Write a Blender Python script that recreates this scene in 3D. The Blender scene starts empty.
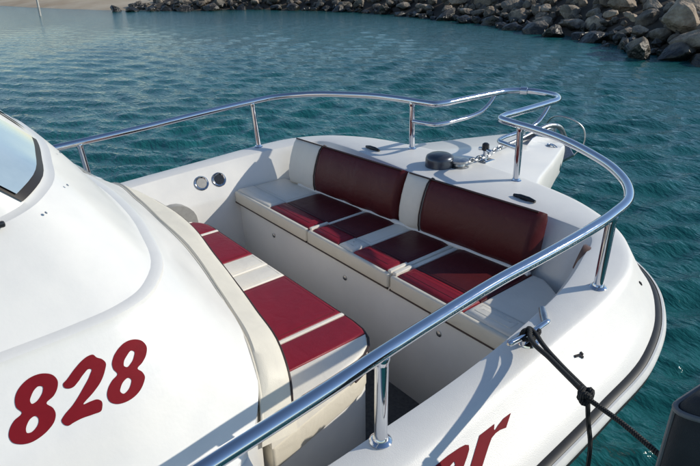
import bpy, bmesh, math, random
import numpy as np
from mathutils import Vector, Matrix, noise
from mathutils.bvhtree import BVHTree
from mathutils.geometry import tessellate_polygon

# ------------------------------------------------------------------ units
# The boat is drawn in "boat units" (deck edge near z = 0); one unit is 1.2 m
# and the water lies 0.95 units below.
S, ZW = 1.2, 0.95
sc = bpy.context.scene
COL = sc.collection
random.seed(7)
rng = np.random.default_rng(11)
R = math.radians

def W(p):
    return Vector((p[0] * S, p[1] * S, (p[2] + ZW) * S))

# ------------------------------------------------------------------ camera
cam_d = bpy.data.cameras.new('camera')
cam = bpy.data.objects.new('camera', cam_d); COL.objects.link(cam)
cam_d.sensor_width = 36.0; cam_d.lens = 577.665 / 700 * 36.0
cam_d.clip_start = 0.05; cam_d.clip_end = 6000
yaw, pit, rol = R(-51.2534), R(25.0934), R(-1.0207)
fw = Vector((math.cos(pit) * math.sin(yaw), math.cos(pit) * math.cos(yaw), -math.sin(pit)))
ri = Vector((math.cos(yaw), -math.sin(yaw), 0)); up = ri.cross(fw)
r2 = math.cos(rol) * ri + math.sin(rol) * up; u2 = -math.sin(rol) * ri + math.cos(rol) * up
M = Matrix((r2, u2, -fw)).transposed().to_4x4(); M.translation = W((1.6923, -1.5234, 0.953))
cam.matrix_world = M
sc.camera = cam

# ------------------------------------------------------------------ sky, sun, exposure
SUN = Vector((1.06, 1.50, 1.0)).normalized()          # direction towards the sun
world = bpy.data.worlds.new('World'); sc.world = world; world.use_nodes = True
nt = world.node_tree; bg = nt.nodes['Background']
sky = nt.nodes.new('ShaderNodeTexSky'); sky.sky_type = 'NISHITA'; sky.sun_disc = False
sky.sun_elevation = math.asin(SUN.z); sky.sun_rotation = math.atan2(SUN.x, SUN.y)
sky.air_density = 1.0; sky.dust_density = 0.0; sky.ozone_density = 1.8; sky.altitude = 600
nt.links.new(sky.outputs[0], bg.inputs[0]); bg.inputs[1].default_value = 0.13
sun_d = bpy.data.lights.new('sun', 'SUN'); sun_d.energy = 3.7; sun_d.angle = R(0.53); sun_d.color = (1.0, 0.935, 0.81)
sun = bpy.data.objects.new('sun', sun_d); COL.objects.link(sun)
sun.rotation_euler = SUN.to_track_quat('Z', 'Y').to_euler(); sun.location = (20, 25, 20)
sc.view_settings.view_transform = 'Standard'; sc.view_settings.look = 'None'
sc.view_settings.gamma = 1.0; sc.view_settings.exposure = 0.05; sc.view_settings.use_curve_mapping = False

# ------------------------------------------------------------------ materials
MAT = {}
def material(name, col, rough=0.5, metal=0.0, spec=0.5, coat=0.0, var=0.0, vscale=8.0, bump=0.0, bscale=200.0,
             rvar=0.0, col2=None, ior=1.5, bdetail=3.0, pucker=0.0, puck_scale=13.0):
    m = bpy.data.materials.new(name); m.use_nodes = True
    t = m.node_tree; b = t.nodes['Principled BSDF']
    b.inputs['Base Color'].default_value = (*col, 1); b.inputs['Roughness'].default_value = rough
    b.inputs['Metallic'].default_value = metal; b.inputs['Specular IOR Level'].default_value = spec
    b.inputs['Coat Weight'].default_value = coat; b.inputs['Coat Roughness'].default_value = 0.06
    b.inputs['IOR'].default_value = ior
    tc = t.nodes.new('ShaderNodeTexCoord')
    if var or rvar or col2:
        n = t.nodes.new('ShaderNodeTexNoise'); n.inputs['Scale'].default_value = vscale
        n.inputs['Detail'].default_value = 6; n.inputs['Roughness'].default_value = 0.62
        t.links.new(tc.outputs['Object'], n.inputs['Vector'])
        if var or col2:
            r = t.nodes.new('ShaderNodeValToRGB')
            c2 = col2 or tuple(c * (1 - var) for c in col)
            r.color_ramp.elements[0].position = 0.32; r.color_ramp.elements[1].position = 0.62
            r.color_ramp.elements[0].color = (*c2, 1); r.color_ramp.elements[1].color = (*col, 1)
            t.links.new(n.outputs['Fac'], r.inputs[0]); t.links.new(r.outputs[0], b.inputs['Base Color'])
        if rvar:
            mr = t.nodes.new('ShaderNodeMapRange'); mr.inputs['To Min'].default_value = max(0.0, rough - rvar)
            mr.inputs['To Max'].default_value = rough + rvar
            t.links.new(n.outputs['Fac'], mr.inputs['Value']); t.links.new(mr.outputs[0], b.inputs['Roughness'])
    if bump:
        n2 = t.nodes.new('ShaderNodeTexNoise'); n2.inputs['Scale'].default_value = bscale
        n2.inputs['Detail'].default_value = bdetail
        bp = t.nodes.new('ShaderNodeBump'); bp.inputs['Strength'].default_value = bump; bp.inputs['Distance'].default_value = 0.01
        t.links.new(tc.outputs['Object'], n2.inputs['Vector']); t.links.new(n2.outputs['Fac'], bp.inputs['Height'])
        t.links.new(bp.outputs[0], b.inputs['Normal'])
        if pucker:
            n3 = t.nodes.new('ShaderNodeTexNoise'); n3.inputs['Scale'].default_value = puck_scale; n3.inputs['Detail'].default_value = 2; n3.inputs['Distortion'].default_value = 0.6
            b3 = t.nodes.new('ShaderNodeBump'); b3.inputs['Strength'].default_value = pucker; b3.inputs['Distance'].default_value = 0.02
            t.links.new(tc.outputs['Object'], n3.inputs['Vector']); t.links.new(n3.outputs['Fac'], b3.inputs['Height']); t.links.new(b3.outputs[0], bp.inputs['Normal'])
    MAT[name] = m
    return m

material('gelcoat', (0.775, 0.76, 0.725), 0.34, col2=(0.725, 0.715, 0.69), vscale=6.5, rvar=0.12, coat=0.12, bump=0.03, bscale=90)
material('nonskid', (0.775, 0.76, 0.725), 0.42, col2=(0.725, 0.715, 0.69), vscale=7.0, bump=0.10, bscale=330)
material('liner', (0.83, 0.82, 0.79), 0.42, var=0.08, vscale=3.0, bump=0.05, bscale=300)
material('sole_carpet', (0.10, 0.105, 0.11), 0.9, var=0.4, vscale=60, bump=0.4, bscale=500)
material('grey_panel', (0.36, 0.355, 0.34), 0.7, var=0.15, vscale=40, bump=0.15, bscale=500)
material('burgundy_thread', (0.10, 0.008, 0.014), 0.7)
material('cream_vinyl', (0.74, 0.69, 0.585), 0.46, var=0.07, vscale=9, pucker=0.16, spec=0.3, bump=0.10, bscale=330)
material('white_vinyl', (0.78, 0.74, 0.66), 0.46, var=0.06, vscale=9, pucker=0.16, spec=0.3, bump=0.10, bscale=330)
material('burgundy_vinyl', (0.22, 0.012, 0.025), 0.42, var=0.07, vscale=14, pucker=0.16, spec=0.3, bump=0.12, bscale=330)
material('shaded_burgundy_vinyl', (0.085, 0.011, 0.013), 0.40, var=0.08, vscale=14, pucker=0.16, spec=0.3, bump=0.12, bscale=330)  # darker copy of the burgundy, shade put into the colour
material('dark_piping', (0.035, 0.018, 0.016), 0.5)
material('steel', (0.62, 0.64, 0.68), 0.07, metal=1.0, rvar=0.05, vscale=30)
material('galvanised', (0.50, 0.51, 0.52), 0.33, metal=1.0, var=0.3, vscale=60)
material('black_plastic', (0.014, 0.015, 0.018), 0.28, rvar=0.1, vscale=30)
material('windlass_grey', (0.085, 0.095, 0.115), 0.30, metal=0.7, rvar=0.08, vscale=30)
material('black_rubber', (0.018, 0.018, 0.019), 0.5, var=0.3, vscale=40)
material('rub_white', (0.72, 0.72, 0.70), 0.35, var=0.12, vscale=12)
material('gasket', (0.028, 0.022, 0.018), 0.45)
material('pane_glass', (0.27, 0.36, 0.43), 0.04, spec=0.9, coat=1.0, col2=(0.47, 0.56, 0.62), vscale=1.6)
material('red_print', (0.185, 0.007, 0.014), 0.6, spec=0.1, var=0.12, vscale=20)
material('dark_print', (0.03, 0.03, 0.035), 0.7, spec=0.1)
material('fabric_cover', (0.028, 0.030, 0.034), 0.8, var=0.3, vscale=18, bump=0.25, bscale=420)
material('grey_piping', (0.16, 0.16, 0.16), 0.6, var=0.2, vscale=50)
material('speaker_brown', (0.17, 0.10, 0.075), 0.4, var=0.3, vscale=30)
material('sand', (0.50, 0.42, 0.31), 0.95, col2=(0.36, 0.27, 0.18), vscale=0.35, bump=0.5, bscale=6)
material('bare_earth', (0.085, 0.066, 0.048), 0.95, col2=(0.03, 0.026, 0.02), vscale=0.8, bump=0.8, bscale=3)
material('weathered_pole', (0.55, 0.53, 0.48), 0.7, var=0.3, vscale=8)

def rope_material():
    m = material('black_rope', (0.014, 0.014, 0.015), 0.75)
    t = m.node_tree; b = t.nodes['Principled BSDF']; tc = t.nodes.new('ShaderNodeTexCoord')
    w = t.nodes.new('ShaderNodeTexWave'); w.inputs['Scale'].default_value = 55; w.inputs['Distortion'].default_value = 1.5
    bp = t.nodes.new('ShaderNodeBump'); bp.inputs['Strength'].default_value = 0.8; bp.inputs['Distance'].default_value = 0.004
    t.links.new(tc.outputs['Object'], w.inputs['Vector']); t.links.new(w.outputs['Fac'], bp.inputs['Height']); t.links.new(bp.outputs[0], b.inputs['Normal'])
rope_material()

def rock_material(name, ca, cb, cc):
    m = bpy.data.materials.new(name); m.use_nodes = True; MAT[name] = m
    t = m.node_tree; b = t.nodes['Principled BSDF']; L = t.links
    geo = t.nodes.new('ShaderNodeNewGeometry'); oi = t.nodes.new('ShaderNodeObjectInfo'); tc = t.nodes.new('ShaderNodeTexCoord')
    n1 = t.nodes.new('ShaderNodeTexNoise'); n1.inputs['Scale'].default_value = 2.2; n1.inputs['Detail'].default_value = 8; n1.inputs['Roughness'].default_value = 0.7
    L.new(geo.outputs['Position'], n1.inputs['Vector'])
    r = t.nodes.new('ShaderNodeValToRGB'); e = r.color_ramp.elements
    e[0].position = 0.33; e[0].color = (*ca, 1); e[1].position = 0.70; e[1].color = (*cc, 1)
    k = e.new(0.5); k.color = (*cb, 1)
    L.new(n1.outputs['Fac'], r.inputs[0])
    hs = t.nodes.new('ShaderNodeHueSaturation'); mr = t.nodes.new('ShaderNodeMapRange')
    mr.inputs['To Min'].default_value = 0.6; mr.inputs['To Max'].default_value = 1.3
    L.new(oi.outputs['Random'], mr.inputs['Value']); L.new(mr.outputs[0], hs.inputs['Value']); L.new(r.outputs[0], hs.inputs['Color'])
    # wet, weed-dark band just above the water line
    sx = t.nodes.new('ShaderNodeSeparateXYZ'); L.new(geo.outputs['Position'], sx.inputs[0])
    ad = t.nodes.new('ShaderNodeMath'); ad.operation = 'MULTIPLY_ADD'; ad.inputs[1].default_value = 0.5; L.new(n1.outputs['Fac'], ad.inputs[0]); L.new(sx.outputs['Z'], ad.inputs[2])
    wm = t.nodes.new('ShaderNodeMapRange'); wm.inputs['From Min'].default_value = 0.48; wm.inputs['From Max'].default_value = 0.78
    L.new(ad.outputs[0], wm.inputs['Value'])
    mx = t.nodes.new('ShaderNodeMix'); mx.data_type = 'RGBA'; mx.inputs[6].default_value = (0.018, 0.017, 0.013, 1)
    L.new(wm.outputs[0], mx.inputs[0]); L.new(hs.outputs[0], mx.inputs[7]); L.new(mx.outputs[2], b.inputs['Base Color'])
    rr = t.nodes.new('ShaderNodeMapRange'); rr.inputs['To Min'].default_value = 0.3; rr.inputs['To Max'].default_value = 0.92
    L.new(wm.outputs[0], rr.inputs['Value']); L.new(rr.outputs[0], b.inputs['Roughness'])
    n2 = t.nodes.new('ShaderNodeTexNoise'); n2.inputs['Scale'].default_value = 9; n2.inputs['Detail'].default_value = 8
    L.new(geo.outputs['Position'], n2.inputs['Vector'])
    bp = t.nodes.new('ShaderNodeBump'); bp.inputs['Strength'].default_value = 0.8; bp.inputs['Distance'].default_value = 0.08
    L.new(n2.outputs['Fac'], bp.inputs['Height']); L.new(bp.outputs[0], b.inputs['Normal'])
rock_material('rock_tan', (0.13, 0.10, 0.075), (0.29, 0.23, 0.17), (0.46, 0.38, 0.29))
rock_material('rock_grey', (0.075, 0.065, 0.053), (0.20, 0.17, 0.135), (0.38, 0.325, 0.26))

def water_material():
    m = bpy.data.materials.new('sea_water'); m.use_nodes = True; MAT['sea_water'] = m
    t = m.node_tree; b = t.nodes['Principled BSDF']; L = t.links
    geo = t.nodes.new('ShaderNodeNewGeometry')
    b.inputs['Roughness'].default_value = 0.06; b.inputs['IOR'].default_value = 1.333
    n = t.nodes.new('ShaderNodeTexNoise'); n.inputs['Scale'].default_value = 0.16; n.inputs['Detail'].default_value = 4
    L.new(geo.outputs['Position'], n.inputs['Vector'])
    r = t.nodes.new('ShaderNodeValToRGB'); e = r.color_ramp.elements
    e[0].position = 0.35; e[0].color = (0.008, 0.080, 0.082, 1); e[1].position = 0.68; e[1].color = (0.013, 0.118, 0.122, 1)
    L.new(n.outputs['Fac'], r.inputs[0]); L.new(r.outputs[0], b.inputs['Base Color'])
    mp = t.nodes.new('ShaderNodeMapping'); mp.inputs['Rotation'].default_value = (0, 0, R(39)); mp.inputs['Scale'].default_value = (1.0, 2.2, 1)
    L.new(geo.outputs['Position'], mp.inputs['Vector'])
    last = None
    for scl, st, ds in ((4.5, 0.55, 0.06), (13.0, 0.6, 0.022)):
        q = t.nodes.new('ShaderNodeTexNoise'); q.inputs['Scale'].default_value = scl; q.inputs['Detail'].default_value = 3; q.inputs['Roughness'].default_value = 0.55
        L.new(mp.outputs[0], q.inputs['Vector'])
        bp = t.nodes.new('ShaderNodeBump'); bp.inputs['Strength'].default_value = st; bp.inputs['Distance'].default_value = ds
        L.new(q.outputs['Fac'], bp.inputs['Height'])
        if last: L.new(last.outputs[0], bp.inputs['Normal'])
        last = bp
    L.new(last.outputs[0], b.inputs['Normal'])
water_material()

# ------------------------------------------------------------------ building helpers
ORG = {}
def link(o, parent=None):
    COL.objects.link(o)
    if parent is not None:
        o.parent = parent
    return o

def tag(o, label=None, cat=None, group=None, kind=None):
    if label: o['label'] = label
    if cat: o['category'] = cat
    if group: o['group'] = group
    if kind: o['kind'] = kind
    return o

def thing(name, loc, label, cat, group=None):
    o = bpy.data.objects.new(name, None); o.empty_display_size = 0.1
    COL.objects.link(o); w = W(loc); o.location = w; ORG[o.name] = w
    return tag(o, label, cat, group)

class MB:
    """collects shapes in boat units, builds ONE mesh object"""
    def __init__(s): s.v = []; s.f = []
    def add(s, vs, fs):
        k = len(s.v); s.v += [tuple(p) for p in vs]; s.f += [tuple(i + k for i in f) for f in fs]; return s
    def grid(s, rows, close_u=False, close_v=False):
        n, m = len(rows), len(rows[0]); vs = [p for r in rows for p in r]; fs = []
        for i in range(n if close_u else n - 1):
            for j in range(m if close_v else m - 1):
                a, b = i, (i + 1) % n; c, d = j, (j + 1) % m
                fs.append((a * m + c, a * m + d, b * m + d, b * m + c))
        return s.add(vs, fs)
    def tube(s, path, r, n=12, closed=False, caps=True):
        P = [Vector(p) for p in path]; m = len(P); rows = []; prev = None
        for i, p in enumerate(P):
            a = P[(i - 1) % m] if (closed or i) else p; b = P[(i + 1) % m] if (closed or i < m - 1) else p
            t = (b - a).normalized()
            if prev is None:
                x = t.cross(Vector((0, 0, 1)));  x = x if x.length > 1e-3 else t.cross(Vector((1, 0, 0)))
            else:
                x = prev - t * prev.dot(t)
            x.normalize(); prev = x; y = t.cross(x)
            rad = r[i] if isinstance(r, (list, tuple)) else r
            rows.append([p + x * (math.cos(q) * rad) + y * (math.sin(q) * rad) for q in [2 * math.pi * k / n for k in range(n)]])
        k0 = len(s.v); s.grid(rows, close_u=closed, close_v=True)
        if caps and not closed:
            s.f.append(tuple(k0 + i for i in range(n))[::-1]); s.f.append(tuple(k0 + (m - 1) * n + i for i in range(n)))
        return s
    def lathe(s, prof, c, axis=(0, 0, 1), n=24):
        ax = Vector(axis).normalized(); x = ax.orthogonal().normalized(); y = ax.cross(x); c = Vector(c)
        rows = [[c + ax * h + (x * math.cos(q) + y * math.sin(q)) * r for q in [2 * math.pi * k / n for k in range(n)]] for r, h in prof]
        k0 = len(s.v); s.grid(rows, close_v=True); m = len(rows)
        s.f.append(tuple(k0 + i for i in range(n))[::-1]); s.f.append(tuple(k0 + (m - 1) * n + i for i in range(n)))
        return s
    def box(s, lo, hi):
        (a, b, c), (d, e, f) = lo, hi
        return s.add([(a, b, c), (d, b, c), (d, e, c), (a, e, c), (a, b, f), (d, b, f), (d, e, f), (a, e, f)],
                     [(0, 3, 2, 1), (4, 5, 6, 7), (0, 1, 5, 4), (1, 2, 6, 5), (2, 3, 7, 6), (3, 0, 4, 7)])
    def prism(s, poly, z0, z1):
        n = len(poly); zf0 = z0 if callable(z0) else (lambda x, y: z0); zf1 = z1 if callable(z1) else (lambda x, y: z1)
        vs = [(x, y, zf0(x, y)) for x, y in poly] + [(x, y, zf1(x, y)) for x, y in poly]
        fs = [tuple(range(n))[::-1], tuple(range(n, 2 * n))] + [(i, (i + 1) % n, n + (i + 1) % n, n + i) for i in range(n)]
        return s.add(vs, fs)
    def build(s, name, mat, parent=None, bevel=0.0, seg=2, sharp=40, smooth=True, label=None, fixn=True):
        o_w = ORG.get(parent.name, Vector((0, 0, 0))) if parent is not None else None
        ws = [W(p) for p in s.v]
        if parent is None:
            xs = np.array([tuple(p) for p in ws]); o_w = Vector((float((xs[:, 0].min() + xs[:, 0].max()) / 2), float((xs[:, 1].min() + xs[:, 1].max()) / 2), float(xs[:, 2].min())))
        me = bpy.data.meshes.new(name)
        me.from_pydata([tuple(p - o_w) for p in ws], [], s.f)
        bm = bmesh.new(); bm.from_mesh(me)
        if fixn: bmesh.ops.recalc_face_normals(bm, faces=bm.faces)
        if bevel:
            ed = [e for e in bm.edges if len(e.link_faces) == 2 and e.calc_face_angle(0) > R(28)]
            bmesh.ops.bevel(bm, geom=ed, offset=bevel * S, segments=seg, profile=0.5, affect='EDGES', clamp_overlap=True)
        bm.to_mesh(me); bm.free()
        if smooth:
            me.polygons.foreach_set('use_smooth', [True] * len(me.polygons))
            me.set_sharp_from_angle(angle=R(sharp))
        me.materials.append(MAT[mat])
        o = bpy.data.objects.new(name, me); link(o, parent)
        if parent is None: o.location = o_w
        ORG[o.name] = o_w
        if label: o['label'] = label
        return o

def cr(P, k=8, closed=False):
    """smooth curve through the points P (any dimension), tangents by chord length so uneven spacing does not overshoot"""
    P = [np.array(p, float) for p in P]; n = len(P); out = []
    d = [max(1e-6, float(np.linalg.norm(P[(i + 1) % n] - P[i]))) for i in range(n)]
    T = []
    for i in range(n):
        if not closed and i == 0: T.append((P[1] - P[0]) / d[0])
        elif not closed and i == n - 1: T.append((P[-1] - P[-2]) / d[-2])
        else:
            a, b = d[(i - 1) % n], d[i]; v0 = (P[i] - P[i - 1]) / a; v1 = (P[(i + 1) % n] - P[i]) / b
            T.append((v0 * b + v1 * a) / (a + b))
    for i in range(n if closed else n - 1):
        p, q = P[i], P[(i + 1) % n]; h = d[i]; m0, m1 = T[i] * h, T[(i + 1) % n] * h
        for j in range(k):
            t = j / k; t2 = t * t; t3 = t2 * t
            out.append((2 * t3 - 3 * t2 + 1) * p + (t3 - 2 * t2 + t) * m0 + (-2 * t3 + 3 * t2) * q + (t3 - t2) * m1)
    if not closed: out.append(P[-1])
    return [tuple(map(float, q)) for q in out]

def lerp(a, b, t): return tuple(x + (y - x) * t for x, y in zip(a, b))

# ================================================================== THE SETTING
# ---- water: one sheet to the horizon, real ripples near by
def build_water():
    cx, cy = M.translation.x, M.translation.y
    na, nr = 1000, 470
    rad = np.concatenate([np.linspace(0.05, 1.0, 6)[:-1], 1.0 * (60.0 / 1.0) ** (np.linspace(0, 1, nr)), np.array([80, 130, 300, 800, 2000, 4500.])])
    # finer angular steps over the open water, coarser behind the camera
    a0 = math.atan2(fw.y, fw.x)
    u = np.linspace(-1, 1, na, endpoint=False)
    ang = a0 + math.pi * (0.45 * u + 0.55 * u ** 3)
    A, Q = np.meshgrid(ang, rad)
    X = cx + Q * np.cos(A); Y = cy + Q * np.sin(A); Z = np.zeros_like(X)
    dr = np.gradient(rad)[:, None]
    for i in range(58):
        lam = 0.09 * (0.72 / 0.09) ** rng.random(); k = 2 * math.pi / lam
        th = a0 + rng.normal(0, 0.5)
        amp = 0.0150 * lam ** 0.95 * (0.6 + 0.8 * rng.random())
        fade = np.clip((lam / (dr + 1e-6) - 2.5) / 3.0, 0, 1)
        ph = rng.random() * 6.28
        p = k * (X * math.cos(th) + Y * math.sin(th)) + ph
        # gust patches
        g = 0.7 + 0.5 * np.sin(0.35 * X + 0.21 * Y + i) * np.sin(0.27 * Y - 0.19 * X + 2 * i)
        Z += amp * fade * g * (np.sin(p) + 0.22 * np.sin(2 * p + 1.2))
    n, m = X.shape
    co = np.stack([X, Y, Z], -1).reshape(-1, 3)
    i = np.arange(n - 1)[:, None]; j = np.arange(m)[None]; j2 = (j + 1) % m
    q = np.stack([i * m + j, (i + 1) * m + j, (i + 1) * m + j2, i * m + j2], -1).reshape(-1, 4)
    me = bpy.data.meshes.new('sea_water')
    me.vertices.add(len(co)); me.vertices.foreach_set('co', co.ravel())
    me.loops.add(q.size); me.loops.foreach_set('vertex_index', q.ravel().astype(np.int32))
    me.polygons.add(len(q)); me.polygons.foreach_set('loop_start', np.arange(0, q.size, 4, dtype=np.int32))
    me.update(calc_edges=True); me.polygons.foreach_set('use_smooth', np.ones(len(q), bool))
    if me.polygons[3000].normal.z < 0: me.flip_normals()
    me.materials.append(MAT['sea_water'])
    o = bpy.data.objects.new('water', me); COL.objects.link(o); tag(o, 'teal harbour water with small wind ripples', None, kind='structure')
build_water()

# ---- shore line (metres, world x y), from the sandy left end to the rocks on the right
SHORE = [(-90, -10), (-60, 1), (-45, 6), (-38, 8.0), (-33, 10.3), (-30.5, 12.6), (-28.3, 15.4), (-24, 17.6), (-20.4, 18.2), (-17.5, 17.9), (-14.4, 17.7), (-11.9, 16.9),
         (-9.9, 16.2), (-7.9, 15.5), (-6.2, 14.6), (-4.9, 13.9), (-3.3, 13.3), (0, 12.4), (6, 11.8), (20, 12.5), (60, 20)]
def build_ground():
    c = cr(SHORE, 8); rows = []
    prof = [(-6, -2.5), (-1.5, -0.7), (0.0, -0.12), (1.2, 0.42), (2.6, 1.0), (4.2, 1.5), (7, 1.9), (14, 2.1), (40, 2.6), (140, 5), (900, 12)]
    for i, p in enumerate(c):
        a = Vector(c[max(i - 1, 0)]); b = Vector(c[min(i + 1, len(c) - 1)]); t = (b - a).normalized(); nrm = Vector((-t.y, t.x))
        lowf = min(1, max(0.0, (p[0] + 34) / 6))            # the sandy end is a low flat beach
        row = []
        for d, z in prof:
            zz = z * (0.28 + 0.72 * lowf) if z > 0 else z
            q = Vector(p) + nrm * d
            if d > 30: q = Vector(p) * (1 - 0) + Vector((-0.25, 0.97)) * d
            zz += 0.12 * noise.noise(Vector((q.x * 0.7, q.y * 0.7, 0))) * min(1, max(0, d))
            row.append((q.x, q.y, zz))
        rows.append(row)
    split = next(i for i, p in enumerate(c) if p[0] > -32.2)
    for nm, rr, mt, lab in (('beach', rows[:split + 1], 'sand', 'low sandy bank at the far left shore'),
                            ('breakwater', rows[split:], 'bare_earth', 'rubble breakwater of piled boulders across the harbour')):
        me = bpy.data.meshes.new(nm); n, m = len(rr), len(rr[0])
        me.from_pydata([p for r in rr for p in r], [], [(i * m + j, (i + 1) * m + j, (i + 1) * m + j + 1, i * m + j + 1) for i in range(n - 1) for j in range(m - 1)])
        me.polygons.foreach_set('use_smooth', [True] * len(me.polygons)); me.materials.append(MAT[mt])
        o = bpy.data.objects.new(nm, me); COL.objects.link(o); tag(o, lab, kind='structure')
        if nm == 'breakwater': bw = o
    return bw, c
breakwater, shore_c = build_ground()

def rock_mesh(k):
    rr = random.Random(100 + k); bm = bmesh.new(); bmesh.ops.create_icosphere(bm, subdivisions=3, radius=1)
    pl = []
    for _ in range(13):
        v = Vector((rr.gauss(0, 1), rr.gauss(0, 1), rr.gauss(0, 1))).normalized(); pl.append((v, rr.uniform(0.52, 0.92)))
    off = Vector((k * 7.1, 3.3, 1.7))
    for v in bm.verts:
        d = v.co.normalized(); s = 1.15
        for n_, h in pl:
            q = d.dot(n_)
            if q > 0.05: s = min(s, h / q)
        s *= 1 + 0.10 * noise.noise(d * 2.3 + off) + 0.05 * noise.noise(d * 6 + off)
        v.co = d * s
    me = bpy.data.meshes.new('rock'); bm.to_mesh(me); bm.free()
    me.polygons.foreach_set('use_smooth', [True] * len(me.polygons)); me.set_sharp_from_angle(angle=R(32))
    me.materials.append(MAT['rock_tan' if k % 3 else 'rock_grey'])
    return me
def build_rocks():
    protos = [rock_mesh(k) for k in range(12)]; rr = random.Random(5)
    def put(x, y, z, s, k=None, sc3=None, rot=None):
        o = bpy.data.objects.new('rock', protos[k if k is not None else rr.randrange(12)]); COL.objects.link(o); o.parent = breakwater
        o.location = (x, y, z); o.rotation_euler = rot or (rr.uniform(-.4, .4), rr.uniform(-.4, .4), rr.uniform(0, 6.28))
        o.scale = sc3 or (s * rr.uniform(.85, 1.35), s * rr.uniform(.75, 1.05), s * rr.uniform(.55, .85))
    cnt = 0
    pts = [Vector(p) for p in shore_c]; seg = [(pts[i + 1] - pts[i]).length for i in range(len(pts) - 1)]
    for row, (d, z) in enumerate(((0.0, 0.02), (0.62, 0.30), (1.3, 0.62), (2.0, 0.92), (2.8, 1.2), (3.7, 1.42))):
        i = 0; acc = rr.uniform(0, .5); pos = 0.0
        nxt = 0.0
        for i in range(len(seg)):
            while nxt < pos + seg[i]:
                f = (nxt - pos) / seg[i]; p = pts[i].lerp(pts[i + 1], f); t = (pts[i + 1] - pts[i]).normalized(); n = Vector((-t.y, t.x))
                s = rr.choice((0.17, 0.22, 0.26, 0.30, 0.34, 0.44)) * (1.1 if row < 2 else 1)
                if -33.5 < p.x < -1.4 and cnt < 294 and not (p.x < -20 and row > 3):
                    q = p + n * (d + rr.uniform(-.22, .22)); low = min(1, max(.25, (p.x + 34) / 6))
                    put(q.x, q.y, z * low + rr.uniform(-.06, .1), s); cnt += 1
                nxt += s * rr.uniform(1.9, 2.5) * (1.0 if p.x > -16 else 1.35)
            pos += seg[i]
    # the pale wedge-shaped boulder standing in the water and the big one above it
    put(-5.02, 13.15, 0.12, 1, 4, (.36, .30, .50), (0.3, -0.35, 0.4))
    put(-4.9, 14.9, 0.80, 1, 2, (.58, .44, .40), (0.1, 0.1, 1.2))
    put(-4.1, 14.1, 0.42, 1, 7, (.80, .42, .32), (0.0, -0.1, 0.6))
    # small rubble that fills the gaps: too many and too small to pick apart
    bm = bmesh.new(); tot = sum(seg)
    for _ in range(2600):
        f = rr.uniform(0, tot); i = 0
        while f > seg[i]: f -= seg[i]; i += 1
        p = pts[i].lerp(pts[i + 1], f / seg[i])
        if not -33.5 < p.x < -1.0: continue
        t = (pts[i + 1] - pts[i]).normalized(); n = Vector((-t.y, t.x)); d = rr.uniform(-.15, 4.6); q = p + n * d; low = min(1, max(.25, (p.x + 34) / 6))
        sz = rr.uniform(.08, .24); z = (.02 + .42 * d - .012 * d * d) * low + rr.uniform(-.02, .12)
        mt = Matrix.Translation((q.x, q.y, z)) @ Matrix.Rotation(rr.uniform(0, 6.28), 4, Vector((rr.gauss(0, 1), rr.gauss(0, 1), rr.gauss(0, 1))).normalized()) @ Matrix.Diagonal((sz * rr.uniform(.8, 1.5), sz, sz * rr.uniform(.5, .9), 1))
        g = bmesh.ops.create_icosphere(bm, subdivisions=1, radius=1)['verts']
        for v in g: v.co = mt @ (v.co * rr.uniform(.78, 1.12))
    me = bpy.data.meshes.new('rubble'); bm.to_mesh(me); bm.free(); me.materials.append(MAT['rock_grey'])
    o = bpy.data.objects.new('rubble', me); COL.objects.link(o); o.parent = breakwater; o['kind'] = 'stuff'
build_rocks()
pole = MB()
def world_units(p): return (p[0] / S, p[1] / S, p[2] / S - ZW)
pole.tube([world_units((-33.6, 6.0, -0.6)), world_units((-33.58, 6.02, 0.6)), world_units((-33.55, 6.03, 1.7))], [0.05, 0.045, 0.04], n=10)
pole.lathe([(0.06, 0.0), (0.065, 0.03), (0.045, 0.06), (0.01, 0.07)], world_units((-33.55, 6.03, 1.7)), n=10)
tag(pole.build('mooring_post', 'weathered_pole'), 'thin pale post standing in the water off the sandy bank', 'post')

# ================================================================== THE BOAT
boat = thing('motor_boat', (0, -1.0, -0.95), 'white motor boat with burgundy seats and steel bow rail moored in the foreground', 'boat')

def zd(y): return 0.05 + (0.06 * max(y, -1.3) if y < 0 else 0.073 * y)
def zr(y): return -0.105 + 0.02 * max(min(y, .7), -1.5)
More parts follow.
